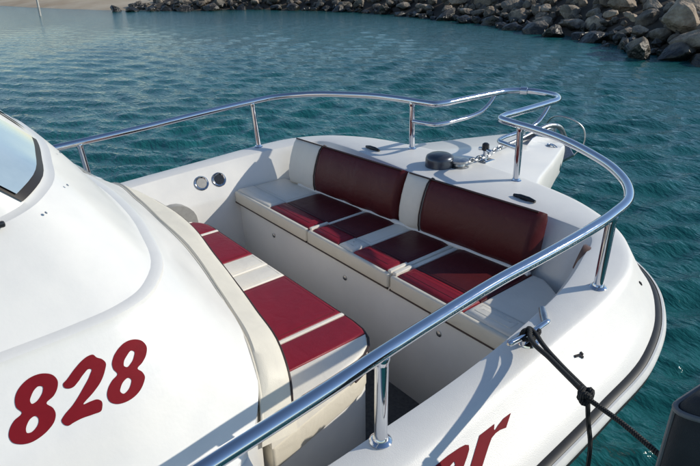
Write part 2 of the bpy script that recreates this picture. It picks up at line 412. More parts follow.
#        inner edge      ridge          rub line       inset of the inner wall
STN = [((.95, -2.8), (1.10, -2.8), (1.23, -2.8), .09), ((.955, -1.5), (1.085, -1.5), (1.215, -1.5), .09), ((.956, -1.0), (1.075, -1.0), (1.205, -.95), .09),
       ((.96, -.6), (1.062, -.6), (1.195, -.6), .09), ((.942, -.3), (1.047, -.3), (1.180, -.28), .085), ((.912, -.06), (1.03, 0), (1.155, .0), .06),
       ((.862, .12), (.985, .2), (1.085, .22), .05), ((.80, .272), (.865, .365), (.96, .42), .09), ((.62, .292), (.665, .485), (.75, .57), .10),
       ((.33, .27), (.35, .56), (.40, .66), .09), ((0, .25), (0, .585), (0, .69), .09)]
full = STN + [tuple((-a[0], a[1]) if isinstance(a, tuple) else a for a in s) for s in STN[-2::-1]]
flat = cr([(*a, *b, *c, d) for a, b, c, d in full], 8)
def stn_rows():
    rows_well, rows_deck, rows_hull = [], [], []
    for q in flat:
        i_, r_, b_, ins = Vector(q[0:2]), Vector(q[2:4]), Vector(q[4:6]), q[6]
        di = (i_ - r_).normalized(); do = (b_ - r_).normalized(); z = zd(r_.y); zb = zr(b_.y)
        P = lambda v, zz: (v.x, v.y, zz)
        def mix(t): return r_.lerp(b_, t)
        rows_well.append([P(i_ + di * (ins + .03), -.63), P(i_ + di * (ins + .015), -.3), P(i_ + di * ins, -.135), P(i_ + di * (ins * .93), -.12),
                          P(i_ + di * .018, z - .03), P(i_ + di * .006, z - .012), P(i_, z - .003)])
        rows_deck.append([P(i_, z - .003), P(i_ - di * .012, z), P(i_.lerp(r_, .5), z + .004), P(r_ + di * .03, z + .003), P(r_ + di * .012, z + .001), P(r_, z - .004),
                          P(mix(.12), z - .016 + (zb - z) * .05), P(mix(.4), z - .012 + (zb - z) * .36), P(mix(.7), z - .006 + (zb - z) * .68), P(mix(.97), zb + .012), P(b_, zb)])
        rows_hull.append([P(b_, zb), P(b_ - do * .004, zb - .04), P(b_ - do * .05, zb - .10), P(b_ - do * .16, -.5), P(b_ - do * .30, -.95), P(b_ - do * .55, -1.25)])
    return rows_well, rows_deck, rows_hull
rw, rd, rh = stn_rows()
hull = MB().grid(rh).build('hull', 'gelcoat', boat, fixn=True)
deck_mb = MB().grid(rd)
deck = deck_mb.build('deck', 'nonskid', boat, sharp=60)
liner = MB().grid(rw).build('cockpit_liner', 'gelcoat', boat, sharp=60)
# rubber fender along the widest line, with its pale insert
def rub_profile(pr):
    rows = []
    for q in flat:
        r_, b_ = Vector(q[2:4]), Vector(q[4:6]); do = (b_ - r_).normalized(); z = zr(b_.y)
        rows.append([(b_.x + do.x * a, b_.y + do.y * a, z + h) for a, h in pr])
    return rows
rub = MB().grid(rub_profile([(-.006, .006), (.006, .007), (.022, .001), (.031, -.014), (.033, -.036), (.026, -.055), (.005, -.062), (-.006, -.05)]), close_v=True).build('rub_rail', 'black_rubber', boat)
MB().grid(rub_profile([(.0205, .0035), (.0265, .0035), (.0335, -.006), (.0360, -.0135), (.0345, -.018), (.030, -.018)])).build('rub_strip', 'rub_white', rub)

# cockpit floor and moulded seat boxes
MB().box((-.93, -1.2, -.68), (.93, .25, -.62)).build('cockpit_sole', 'sole_carpet', boat)
def bx(p): return p[0]
seat_box = MB().prism([(-.855, -.215), (.855, -.215), (.84, .0), (.76, .18), (-.76, .18), (-.84, .0)], -.63, -.166).build('bow_seat_box', 'liner', boat, bevel=.008)
for (x0, x1) in ((-.80, .80),):
    lid = MB().box((x0, -.219, -.57), (x1, -.2145, -.185)).build('locker_panel', 'liner', seat_box, bevel=.002)
for x in (-.524, .029, .56):
    MB().lathe([(.011, 0), (.012, .003), (.008, .006), (.003, .0065)], (x, -.2185, -.243), (0, -1, 0), 14).build('locker_latch', 'galvanised', seat_box)
# moulded backrest ledge behind the bow bench
MB().tube([(-.70, .062, -.098), (-.3, .09, -.098), (.1, .115, -.098), (.5, .14, -.098), (.655, .15, -.098)], .012, n=10).build('ledge_bead', 'gelcoat', boat)

# aft seat moulding
def rounded(poly, r, n=5):
    out = []
    m = len(poly)
    for i in range(m):
        p = Vector(poly[i]); a = Vector(poly[i - 1]); b = Vector(poly[(i + 1) % m])
        rr = r[i] if isinstance(r, (list, tuple)) else r
        if rr <= 0: out.append(tuple(p)); continue
        u = (a - p).normalized(); v = (b - p).normalized(); p0 = p + u * rr; p1 = p + v * rr
        for k in range(n + 1):
            t = k / n; out.append(tuple((1 - t) ** 2 * p0 + 2 * t * (1 - t) * p + t * t * p1))
    return out
AFT = rounded([(-.61, -.545), (.615, -.540), (.71, -1.00), (-.70, -.93)], [.12, .14, 0, 0])
def inset(poly, d):
    c = Vector((sum(p[0] for p in poly) / len(poly), sum(p[1] for p in poly) / len(poly)))
    out = []
    for p in poly:
        v = Vector(p) - c; L = v.length; out.append(tuple(c + v * ((L - d) / L)))
    return out
aft_box = MB().prism(inset(AFT, .010), -.63, -.24).build('aft_seat_box', 'gelcoat', boat, bevel=.006)
MB().prism(inset(AFT, .006), -.25, -.165).build('seat_skirt', 'cream_vinyl', aft_box, bevel=.012, seg=3)
# grey pocket in the port coaming
pk = []
for a in range(13):
    q = math.pi * a / 12; pk.append((-.575 - .115 * math.cos(q), -.20 + .105 * math.sin(q)))
pk = [(-.70, -.40)] + pk + [(-.445, -.40)]
MB().add([(-.842, y, z) for y, z in pk] + [(-.88, y, z) for y, z in pk],
         [tuple(range(len(pk)))] + [tuple(range(len(pk), 2 * len(pk)))[::-1]] + [(i, (i + 1) % len(pk), len(pk) + (i + 1) % len(pk), len(pk) + i) for i in range(len(pk))]).build('side_pocket', 'grey_panel', boat)

# ---- cabin
C0 = [(.90, -2.8, -.02), (.90, -1.5, -.02), (.875, -1.25, -.015), (.815, -1.11, .01), (.748, -1.04, .08), (.655, -1.008, .13), (.39, -.953, .145), (.1, -.908, .15),
      (-.17, -.888, .15), (-.4, -.876, .15), (-.65, -.885, .15), (-.8, -.945, .08), (-.86, -1.05, .02), (-.88, -1.25, -.015), (-.9, -1.5, -.02), (-.9, -2.8, -.02)]
C1 = [(.73, -2.8), (.685, -1.49), (.678, -1.36), (.664, -1.275), (.635, -1.215), (.575, -1.163), (.335, -1.09), (.08, -1.062),
      (-.12, -1.062), (-.34, -1.09), (-.575, -1.16), (-.635, -1.21), (-.664, -1.27), (-.678, -1.36), (-.685, -1.49), (-.73, -2.8)]
C3 = [(.53, -2.8, .5), (.505, -1.5, .5), (.503, -1.43, .505), (.496, -1.385, .512), (.478, -1.345, .52), (.425, -1.30, .528), (.22, -1.24, .535), (.06, -1.215, .54),
      (-.06, -1.212, .54), (-.22, -1.22, .545), (-.4, -1.25, .545), (-.462, -1.265, .535), (-.487, -1.285, .53), (-.50, -1.33, .515), (-.505, -1.5, .5), (-.53, -2.8, .5)]
C4 = [(.42, -2.8, .95), (.40, -2.05, .95), (.39, -1.87, .95), (.383, -1.83, .95), (.37, -1.79, .95), (.33, -1.765, .95), (.2, -1.69, .95), (.05, -1.665, .95)]
C4 = C4 + [(-a, b + (.06 if b > -1.9 else 0), c) for a, b, c in C4[::-1]]
K = 7
r0 = cr(C0, K); r1 = cr([(a, b, .345) for a, b in C1], K); r3 = cr(C3, K); r4 = cr(C4, K)
def shrink(r, d, dz):
    out = []
    for i, p in enumerate(r):
        a = Vector(r[max(i - 1, 0)][:2]); b = Vector(r[min(i + 1, len(r) - 1)][:2]); t = (b - a).normalized(); n = Vector((-t.y, t.x))
        out.append((p[0] + n.x * d, p[1] + n.y * d, p[2] + dz))
    return out
if Vector(shrink(r1, .1, 0)[len(r1) // 2][:2]).y > -1.06: sgn = -1
else: sgn = 1
def ins(r, d, dz): return shrink(r, d * sgn, dz)
def between(a, b, t, bulge=0.0): return [tuple(x + (y - x) * t + (bulge if k == 2 else 0) for k, (x, y) in enumerate(zip(p, q))) for p, q in zip(a, b)]
skirt = [(p[0], p[1], -.63) for p in ins(r0, .01, 0)]
rings = [skirt, ins(r0, .004, -.02), r0, between(r0, r1, .33), between(r0, r1, .66), between(r0, r1, .94), ins(r1, -.006, -.010), ins(r1, -.005, -.001), ins(r1, .002, .003), ins(r1, .020, .004), ins(r1, .030, .012)]
base_up = rings[-1]
rings += [between(base_up, r3, t, 0.006 * math.sin(math.pi * t)) for t in (.25, .5, .75, .95)] + [ins(r3, .006, .006), ins(r3, .016, .008), ins(r3, .026, .012)]
r3b = rings[-1]
rings += [between(r3b, r4, t) for t in (.2, .4, .6, .8, .97)] + [ins(r4, .02, .012), [(p[0] * .5, p[1] - .25 if p[1] > -2.5 else p[1], .985) for p in r4], [(p[0] * .05, min(p[1] - .4, -2.4) if p[1] > -2.5 else p[1], .99) for p in r4]]
cabin_mb = MB().grid(rings)
cabin = cabin_mb.build('cabin', 'gelcoat', boat, sharp=30)
# windscreen panes with their dark gaskets
def ws_patch(s0, s1, t0, t1, off, ns=16, nt_=10):
    rows = []
    for i in range(ns + 1):
        s_ = s0 + (s1 - s0) * i / ns; row = []
        k = min(int(s_ * K), len(r3b) - 2); f = s_ * K - k
        a = Vector(lerp(r3b[k], r3b[k + 1], f)); b = Vector(lerp(r4[k], r4[k + 1], f)); tx = (Vector(r3b[k + 1]) - Vector(r3b[k])).normalized()
        n = tx.cross(b - a).normalized()
        if n.z < 0: n = -n
        for j in range(nt_ + 1): row.append(tuple(a.lerp(b, t0 + (t1 - t0) * j / nt_) + n * off))
        rows.append(row)
    return rows
for s0, s1 in ((4.0, 6.95), (8.05, 11.0)):
    gk = MB().grid(ws_patch(s0, s1, .005, .93, .004)).build('windscreen_gasket', 'gasket', cabin)
    MB().grid(ws_patch(s0 + .14, s1 - .12, .036, .91, .008)).build('windscreen_pane', 'pane_glass', cabin)
for s0, s1 in ((.30, 1.95), (13.3, 14.95)):
    MB().grid(ws_patch(s0, s1 - .25, .10, .84, .004)).build('window_gasket', 'gasket', cabin)
    MB().grid(ws_patch(s0 + .02, s1 - .32, .14, .80, .008)).build('side_window', 'pane_glass', cabin)
# port grab rail on the cabin edge, small hinge by the sill
MB().tube(cr([(-.60, -.92, .165), (-.598, -.93, .19), (-.59, -.96, .215), (-.565, -1.03, .285), (-.56, -1.05, .30), (-.56, -1.055, .28)], 5), .006, n=8).build('grab_rail', 'galvanised', cabin)
MB().tube(cr([(-.47, -1.20, .47), (-.465, -1.215, .49), (-.45, -1.26, .54), (-.44, -1.34, .62), (-.435, -1.36, .63)], 5), .008, n=8).build('grab_rail', 'steel', cabin)
MB().box((.500, -1.47, .512), (.513, -1.405, .524)).build('sill_hinge', 'black_plastic', cabin, bevel=.004)
for k in range(3):
    p = Vector(lerp(base_up[4 * K + 9 * k], r3[4 * K + 9 * k], .9)); MB().lathe([(.003, 0), (.003, .0012), (.001, .0018)], p + Vector((0, .003, .010)), (.3, .6, .6), 8).build('screw_head', 'galvanised', cabin)
# side decks between cabin and gunwale
for sg in (-1, 1):
    P = [(.72, -1.10), (.962, -1.14), (.963, -1.5), (.958, -2.8), (.7, -2.8)]
    MB().prism([(sg * x, y) for x, y in P], lambda x, y: zd(y) - .06, lambda x, y: zd(y) - .007).build('side_deck', 'gelcoat', boat)

# ---- lettering, laid on the real surfaces
def decal(name, loops, P, n, du, target, mat, parent, smooth=True, off=.0012):
    bv = BVHTree.FromPolygons([Vector(v) for v in target.v], target.f)
    n = Vector(n).normalized(); du = Vector(du).normalized()
    L = [[Vector((y, v, 0)) for y, v in (cr(l, 4, True) if smooth else l)] for l in loops]
    tri = tessellate_polygon(L); F = [q for l in L for q in l]
    bm = bmesh.new(); vs = [bm.verts.new(q) for q in F]
    for t in tri:
        try: bm.faces.new([vs[i] for i in t])
        except ValueError: pass
    for _ in range(2):
        ed = [e for e in bm.edges if e.calc_length() > .012]
        if ed: bmesh.ops.subdivide_edges(bm, edges=ed, cuts=1); bmesh.ops.triangulate(bm, faces=bm.faces)
    mb = MB(); bm.verts.index_update(); pts = []
    for v in bm.verts:
        q = Vector((P[0], v.co.x, P[2])) + du * v.co.y
        h = bv.ray_cast(q + n * .15, -n, .4)
        pts.append((h[0] if h[0] else q) + n * off)
    mb.add(pts, [tuple(v.index for v in f.verts) for f in bm.faces]); bm.free()
    return mb.build(name, mat, parent, smooth=False)
NUM = [
 [[(-1.434, 0.047), (-1.421, 0.056), (-1.417, 0.068), (-1.421, 0.08), (-1.431, 0.091), (-1.445, 0.098), (-1.438, 0.11), (-1.437, 0.121), (-1.443, 0.133), (-1.455, 0.142), (-1.47, 0.148), (-1.486, 0.15), (-1.502, 0.145), (-1.511, 0.137), (-1.513, 0.126), (-1.508, 0.114), (-1.498, 0.104), (-1.484, 0.097), (-1.489, 0.085), (-1.488, 0.074), (-1.482, 0.062), (-1.469, 0.051), (-1.452, 0.045)], [(-1.447, 0.065), (-1.442, 0.068), (-1.444, 0.076), (-1.45, 0.083), (-1.46, 0.089), (-1.466, 0.089), (-1.467, 0.084), (-1.462, 0.075), (-1.455, 0.068)], [(-1.467, 0.111), (-1.464, 0.116), (-1.466, 0.124), (-1.473, 0.131), (-1.481, 0.134), (-1.487, 0.132), (-1.487, 0.127), (-1.482, 0.118), (-1.475, 0.112)]],
 [[(-1.348, 0.048), (-1.344, 0.055), (-1.336, 0.062), (-1.332, 0.071), (-1.338, 0.084), (-1.351, 0.1), (-1.369, 0.113), (-1.391, 0.126), (-1.378, 0.126), (-1.366, 0.128), (-1.361, 0.134), (-1.363, 0.144), (-1.367, 0.15), (-1.379, 0.15), (-1.401, 0.148), (-1.416, 0.149), (-1.425, 0.15), (-1.43, 0.146), (-1.432, 0.136), (-1.428, 0.132), (-1.407, 0.119), (-1.382, 0.098), (-1.364, 0.08), (-1.359, 0.072), (-1.362, 0.07), (-1.374, 0.075), (-1.388, 0.085), (-1.398, 0.09), (-1.405, 0.089), (-1.411, 0.084), (-1.411, 0.078), (-1.403, 0.073), (-1.385, 0.06), (-1.367, 0.05), (-1.357, 0.047)]],
 [[(-1.267, 0.05), (-1.255, 0.058), (-1.25, 0.071), (-1.256, 0.086), (-1.269, 0.098), (-1.281, 0.105), (-1.275, 0.114), (-1.273, 0.125), (-1.279, 0.135), (-1.291, 0.146), (-1.308, 0.153), (-1.325, 0.154), (-1.339, 0.15), (-1.348, 0.141), (-1.349, 0.129), (-1.343, 0.117), (-1.331, 0.106), (-1.319, 0.099), (-1.323, 0.088), (-1.322, 0.077), (-1.316, 0.067), (-1.302, 0.055), (-1.284, 0.048)], [(-1.28, 0.068), (-1.276, 0.072), (-1.28, 0.081), (-1.289, 0.09), (-1.299, 0.094), (-1.303, 0.09), (-1.301, 0.083), (-1.292, 0.074)], [(-1.303, 0.114), (-1.299, 0.119), (-1.303, 0.128), (-1.312, 0.136), (-1.321, 0.138), (-1.325, 0.132), (-1.321, 0.124), (-1.312, 0.116)]]]
for nm, lp in zip(('numeral_eight', 'numeral_two', 'numeral_eight'), NUM):
    decal(nm, lp, (.685, 0, .345), (.345, 0, .215), (.215, 0, -.345), cabin_mb, 'red_print', cabin)
LET = [
 [[(-0.624, 0.04), (-0.678, 0.041), (-0.742, 0.082), (-0.779, 0.106), (-0.753, 0.12), (-0.715, 0.097), (-0.67, 0.071), (-0.651, 0.061), (-0.635, 0.058), (-0.618, 0.058), (-0.599, 0.062), (-0.564, 0.042), (-0.592, 0.042), (-0.616, 0.047), (-0.632, 0.052), (-0.633, 0.049)]],
 [[(-0.869, 0.042), (-0.822, 0.038), (-0.779, 0.036), (-0.742, 0.037), (-0.725, 0.039), (-0.717, 0.044), (-0.722, 0.052), (-0.737, 0.062), (-0.758, 0.074), (-0.791, 0.099), (-0.817, 0.084), (-0.793, 0.072), (-0.773, 0.059), (-0.772, 0.053), (-0.789, 0.056), (-0.827, 0.065), (-0.852, 0.064), (-0.876, 0.051)]]]
for lp in LET:
    decal('name_letter', lp, (1.066, 0, 0), (.1, 0, .135), (.135, 0, -.1), deck_mb, 'red_print', deck, False)

# ---- bow rail
def mirror(P): return [(-x, y, z) for x, y, z in P]
RAILS = [(1.03, -2.3, .17), (1.025, -1.7, .20), (1.015, -1.258, .23), (1.007, -1.03, .242), (1.0, -.893, .25), (.994, -.717, .26), (.991, -.508, .272), (.997, -.36, .28), (1.0, -.191, .289),
         (.994, -.012, .299), (.978, .10, .307), (.930, .19, .313), (.835, .286, .321), (.692, .376, .327), (.525, .447, .333), (.367, .485, .335), (.25, .505, .335),
         (.193, .523, .335), (.174, .57, .335), (.170, .65, .335), (.165, .78, .335), (.158, .92, .335), (.147, 1.02, .335), (.10, 1.085, .335), (0, 1.112, .335)]
rail_path = cr(RAILS + mirror(RAILS[-2::-1]), 6)
RT = .0155
rail = MB().tube(rail_path, RT, n=16).build('bow_rail', 'steel', boat, sharp=70)
LOW = [(.316, .493, .236), (.25, .505, .236), (.195, .523, .236), (.176, .57, .236), (.171, .65, .237), (.167, .77, .242), (.163, .85, .258), (.16, .90, .29), (.158, .935, .325)]
for P in (LOW, mirror(LOW)):
    MB().tube(cr(P, 6), .0105, n=12).build('lower_rail', 'steel', rail, sharp=70)
STAN = [((.316, .501), (.316, .492, .335)), ((.985, 0), (.994, -.013, .299)), ((.984, -.879), (1.0, -.892, .25)), ((.985, -1.75), (1.025, -1.76, .197))]
for (bxy, t) in STAN:
    for sg in (-1, 1):
        b = (sg * bxy[0], bxy[1], zd(bxy[1]) + .001); tt = (sg * t[0], t[1], t[2])
        st = MB().tube([b, lerp(b, tt, .5), tt], .0145, n=16).build('stanchion', 'steel', rail, sharp=70)
        MB().lathe([(.0145, 0), (.0165, .010), (.0172, .016), (.0160, .020)], lerp(b, tt, .90), Vector(tt) - Vector(b), 16).build('weld_fillet', 'steel', rail)
        MB().lathe([(.025, 0), (.026, .004), (.023, .007), (.018, .010), (.016, .016), (.0145, .018)], b, n=20).build('base_flange', 'steel', rail)
MB().lathe([(.0155, -.02), (.020, -.017), (.020, .017), (.0155, .02)], (-.093, 1.083, .335), (.85, .5, 0), 16).build('rail_collar', 'steel', rail)

# ---- anchor platform (bowsprit), windlass, roller, pop-up cleats
SPR = [(.42, .52), (.375, .60), (.325, .72), (.272, .86), (.222, .98), (.185, 1.07), (.155, 1.14), (.09, 1.18), (0, 1.19)]
SPR = cr(SPR, 4)
rows = []
for zz, k, bk in ((-.17, .93, .07), (-.11, .975, .02), (.02, .99, .006), (.062, .995, .003), (.083, .985, .006), (.092, .955, .018)):
    lf = [(x * k, .40 + (y - bk * (y - .4) / .78 - .40), zz + (0.09 * max(0, (y - .5)) if zz < 0 else 0)) for x, y in SPR]
    rows.append([(lf[0][0], .35, lf[0][2])] + lf + [(-x, y, z) for x, y, z in lf[-2::-1]] + [(-lf[0][0], .35, lf[0][2])])
pm = MB().grid(rows); k0 = len(pm.v) - len(rows[0]); pm.f.append(tuple(range(k0, len(pm.v))))
platform = pm.build('anchor_platform', 'gelcoat', boat, sharp=45)
wl_c = (-.035, .40, .080)
windlass = MB().lathe([(.080, 0), (.081, .006), (.075, .010), (.066, .013), (.065, .050), (.061, .062), (.048, .070), (.02, .073)], wl_c, n=32).build('windlass', 'windlass_grey', boat)
MB().lathe([(.030, 0), (.046, .004), (.046, .014), (.030, .022), (.028, .030), (.045, .038), (.045, .048), (.03, .052)], (.035, .455, .082), n=20).build('chain_gypsy', 'galvanised', windlass)
stopper = MB().box((.012, .585, .0925), (.085, .655, .099)).build('chain_stopper', 'steel', boat, bevel=.003)
MB().tube([(.05, .62, .098), (.05, .62, .148)], .010, n=10).build('stopper_post', 'steel', stopper)
MB().tube([(.012, .625, .142), (.05, .62, .150), (.092, .612, .142)], .009, n=10).build('stopper_arm', 'steel', stopper)
MB().lathe([(.016, 0), (.018, .006), (.016, .03), (.008, .036)], (.05, .62, .143), n=12).build('stopper_cap', 'black_plastic', stopper)
roller = MB()
for sx in (-.028, .028):
    roller.add([(sx, .98, .093), (sx, 1.19, .086), (sx, 1.235, .10), (sx, 1.23, .135), (sx, 1.17, .145), (sx, 1.02, .12)] + [(sx + .006, .98, .093), (sx + .006, 1.19, .086), (sx + .006, 1.235, .10), (sx + .006, 1.23, .135), (sx + .006, 1.17, .145), (sx + .006, 1.02, .12)],
               [(0, 1, 2, 3, 4, 5), (11, 10, 9, 8, 7, 6)] + [(i, (i + 1) % 6, 6 + (i + 1) % 6, 6 + i) for i in range(6)])
roller_o = roller.build('bow_roller', 'steel', boat)
MB().lathe([(.022, -.022), (.014, -.006), (.014, .006), (.022, .022)], (.003, 1.205, .112), (1, 0, 0), 16).build('roller_wheel', 'black_rubber', roller_o)
# stainless chafe plate folded over the nose of the platform
MB().tube(cr([(.10, 1.06, .094), (.14, 1.05, .100), (.168, 1.06, .075), (.172, 1.075, .02), (.168, 1.09, -.03), (.12, 1.13, -.05)], 5), .006, n=8).build('nose_guard', 'steel', platform)
def pop_cleat(x, y, rot, mat='black_plastic'):
    c, s = math.cos(rot), math.sin(rot); z = zd(y) + .004
    def T(p): return (x + p[0] * c - p[1] * s, y + p[0] * s + p[1] * c, z + p[2])
    base = MB(); ring = [T((.055 * math.copysign(abs(math.cos(a)) ** .6, math.cos(a)), .026 * math.copysign(abs(math.sin(a)) ** .6, math.sin(a)), 0)) for a in [2 * math.pi * k / 20 for k in range(20)]]
    rows = [ring, [(p[0], p[1], p[2] + .006) for p in ring], [(x + (p[0] - x) * .85, y + (p[1] - y) * .85, p[2] + .010) for p in ring]]
    base.grid(rows, close_v=True); base.f.append(tuple(range(40, 60)))
    b = base.build('deck_cleat', mat, boat)
    MB().tube([T((-.050, 0, .018)), T((-.02, 0, .021)), T((.02, 0, .021)), T((.050, 0, .018))], [.006, .009, .009, .006], n=10).build('cleat_bar', mat, b)
    MB().box(T((-.016, -.007, .006)), T((.016, .007, .018))).build('cleat_post', mat, b)
pop_cleat(.47, .345, .0); pop_cleat(-.44, .345, .0)

# ---- midship cleat with its horns, small fittings on the topsides
cl = (.998, -.365, zd(-.365))
cleat = MB().lathe([(.001, .0), (.030, .0), (.028, .006), (.018, .010), (.001, .011)], cl, n=20).build('mooring_cleat', 'steel', boat)
hd = Vector((.03, 1, 0)).normalized()
def CP(a, h, s=0): return (cl[0] + hd.x * a + s, cl[1] + hd.y * a, cl[2] + h)
MB().tube(cr([CP(-.088, .034), CP(-.055, .031), CP(-.02, .027), CP(.02, .027), CP(.055, .031), CP(.088, .034)], 4), [.004] + [.0085] * 19 + [.004], n=12).build('cleat_horn', 'steel', cleat)
for a in (-.022, .022):
    MB().tube([CP(a, .003), CP(a, .027)], .008, n=12).build('cleat_post', 'steel', cleat)
def on_deck(x, y):
    bv = BVHTree.FromPolygons([Vector(v) for v in deck_mb.v], deck_mb.f); h = bv.ray_cast(Vector((x, y, .5)), Vector((0, 0, -1))); return h[0], (h[1] if h[1].z > 0 else -h[1])
def small_mark(x, y, pieces):
    p, n = on_deck(x, y); mb = MB(); e1 = n.cross(Vector((1, 0, 0))).normalized(); e2 = n.cross(e1)
    for (a0, b0, a1, b1, w) in pieces:
        d = Vector((a1 - a0, b1 - b0)).normalized(); q = Vector((-d.y, d.x)) * w
        c4 = [Vector((a0, b0)) + q, Vector((a1, b1)) + q, Vector((a1, b1)) - q, Vector((a0, b0)) - q]
        base = [p + e1 * c.x + e2 * c.y + n * .0004 for c in c4]; top = [v + n * .003 for v in base]
        mb.add(base + top, [(3, 2, 1, 0), (4, 5, 6, 7), (0, 1, 5, 4), (1, 2, 6, 5), (2, 3, 7, 6), (3, 0, 4, 7)])
    return mb.build('hull_emblem', 'dark_print', deck)
small_mark(1.088, -.255, [(-.016, .006, .002, .002, .0035), (.002, .002, .011, -.009, .0035), (.012, .006, .015, -.003, .0028)])
small_mark(1.018, .215, [(-.010, .002, .006, .0, .003), (.006, .004, .010, -.005, .002)])
# flush grey fairlead recess beside the cleat
p0 = Vector((.938, -.215, zd(-.2) + .005)); p1 = Vector((.985, -.268, zd(-.26) + .005))
MB().tube([p0, p0.lerp(p1, .5), p1], [.010, .0115, .010], n=12).build('fairlead', 'galvanised', deck)
# round speakers / cup holders on the port coaming, brown speaker in the starboard corner
def coaming(y, z, sg):
    bv = BVHTree.FromPolygons([Vector(v) for r in rw for v in r], [f for f in MB().grid(rw).f]); h = bv.ray_cast(Vector((0, y, z)), Vector((sg, 0, 0))); n = h[1]
    if n.x * sg > 0: n = -n
    return h[0], n
for (y, z) in ((-.385, -.040), (-.292, -.040)):
    p, n = coaming(y, z, -1)
    cup = MB().lathe([(.026, -.03), (.026, .001), (.030, .005), (.034, .006), (.037, .003), (.037, -.004)], p, n, 28).build('cup_holder', 'steel', liner)
    MB().lathe([(.0255, .0012), (.020, -.002), (.002, -.004)], p + n * .0005, n, 24).build('cup_recess', 'grey_panel' if y < -.35 else 'black_plastic', cup)
_bv = BVHTree.FromPolygons([Vector(v) for r in rw for v in r], MB().grid(rw).f)
_h = _bv.ray_cast(Vector((.55, -.10, .02)), (Vector((.825, .185, .028)) - Vector((.55, -.10, .02))).normalized())
sp_p = _h[0]; sp_n = _h[1] if _h[1].x < 0 else -_h[1]
spk = MB().lathe([(.046, -.02), (.048, .004), (.044, .010), (.038, .008), (.030, .004), (.006, .006)], sp_p, sp_n, 28).build('speaker', 'speaker_brown', liner)

# ================================================================== CUSHIONS (lifted off by hand: things of their own)
def cushion_panel(poly, z0, z1, mat, parent, name='panel', bev=.012):
    # resample the outline, then stack rings: wall, rounded edge, gently crowned top
    P = [Vector(p) for p in poly]
    if sum(P[i].x * P[(i + 1) % len(P)].y - P[(i + 1) % len(P)].x * P[i].y for i in range(len(P))) < 0: P = P[::-1]
    Q = P[:]; xa, xb = min(p.x for p in P), max(p.x for p in P); i = 0
    while i < len(Q) and len(Q) > 4:                      # drop outline points crowding a corner
        a, b = Q[i], Q[(i + 1) % len(Q)]
        if (b - a).length < .022:
            Q.pop((i + 1) % len(Q) if min(abs(b.x - xa), abs(b.x - xb)) > min(abs(a.x - xa), abs(a.x - xb)) else i)
        else: i += 1
    n = len(Q); w = max(p.x for p in Q) - min(p.x for p in Q); N = []
    for i in range(n):
        u = (Q[i] - Q[i - 1]).normalized(); v = (Q[(i + 1) % n] - Q[i]).normalized()
        n0, n1 = Vector((-u.y, u.x)), Vector((-v.y, v.x)); m = (n0 + n1)
        m = m.normalized() if m.length > 1e-4 else n0
        N.append(m * min(1.5, 1 / max(.3, m.dot(n1))))
    b = min(bev, w * .22)
    rings = [(0, z0), (0, z1 - b), (b * .12, z1 - b * .55), (b * .4, z1 - b * .18), (b, z1)]
    me_ = min((Q[(i + 1) % n] - Q[i]).length for i in range(n))
    if w > .08 and me_ > .08: rings += [(b + .014, z1 + .0035), (b + .028, z1 + .0055)]
    else: rings += [(b + .004, z1 + .0008)]
    rows = [[(p.x + q.x * d, p.y + q.y * d, z) for p, q in zip(Q, N)] for d, z in rings]
    mb = MB().grid(rows, close_v=True); k0 = (len(rings) - 1) * n
    mb.f.append(tuple(range(k0, k0 + n))); mb.f.append(tuple(range(n))[::-1])
    o = mb.build(name, mat, parent, sharp=60)
    if w > .08 and me_ > .05:
        d = b + .006; ring = [(p.x + q.x * d, p.y + q.y * d, z1 + .0013) for p, q in zip(Q, N)]
        MB().tube(ring, .0011, n=5, closed=True).build('stitching', 'burgundy_thread' if mat != 'white_vinyl' else 'cream_vinyl', parent)
    return o
# --- bow bench: three cushions side by side, sewn from white and burgundy panels
BY0, BZ0, BZ1 = -.240, -.164, -.098
def back_y(x): return .105 + .07 * x
def bench_back(x): return min(back_y(x) + .02, .165 - max(0, (abs(x) - .72)) * .7)
def bench(x0, x1, panels, label):
    t = thing('bench_cushion', ((x0 + x1) / 2, -.05, BZ0), label, 'cushion', 'bow bench cushions')
    for a, b, m in panels:
        if abs(a) > .7 or abs(b) > .7:
            k = [a + (b - a) * i / 4 for i in range(5)]
        else: k = [a, b]
        ym = -.128  # panels are split where the backrest's cast shadow ends
        cushion_panel([(a, BY0 + .018), (b, BY0 + .018), (b, ym), (a, ym)], BZ0 + .004, BZ1 + .006, m, t, 'sunlit_front', bev=.020)
        poly = [(a, ym + .002), (b, ym + .002)] + [(x, bench_back(x)) for x in k[::-1]]
        cushion_panel(poly, BZ0 + .004, BZ1 - .002, 'shaded_burgundy_vinyl' if m == B else m, t, bev=.008)  # rear burgundy panels carry the backrest's shadow in their colour
    # cream roll along the front with its dark seam underneath
    MB().box((x0 + .003, BY0, BZ0), (x1 - .003, BY0 + .024, BZ1 - .004)).build('front_roll', 'cream_vinyl', t, bevel=.010, seg=3)
    MB().tube([(x0 + .004, BY0 + .004, BZ0 + .001), (x1 - .004, BY0 + .004, BZ0 + .001)], .0045, n=8).build('piping', 'dark_piping', t)
B, Wv = 'burgundy_vinyl', 'white_vinyl'
bench(-.855, -.215, [(-.853, -.54, Wv), (-.538, -.218, B)], 'bow bench cushion at the port end beside the cup holders')
bench(-.213, .314, [(-.211, -.196, Wv), (-.194, -.012, B), (-.010, .084, Wv), (.086, .292, B), (.294, .312, Wv)], 'middle bow bench cushion with a broad white stripe between two burgundy panels')
bench(.318, .857, [(.320, .340, Wv), (.342, .66, B), (.662, .855, Wv)], 'bow bench cushion nearest the mooring cleat')
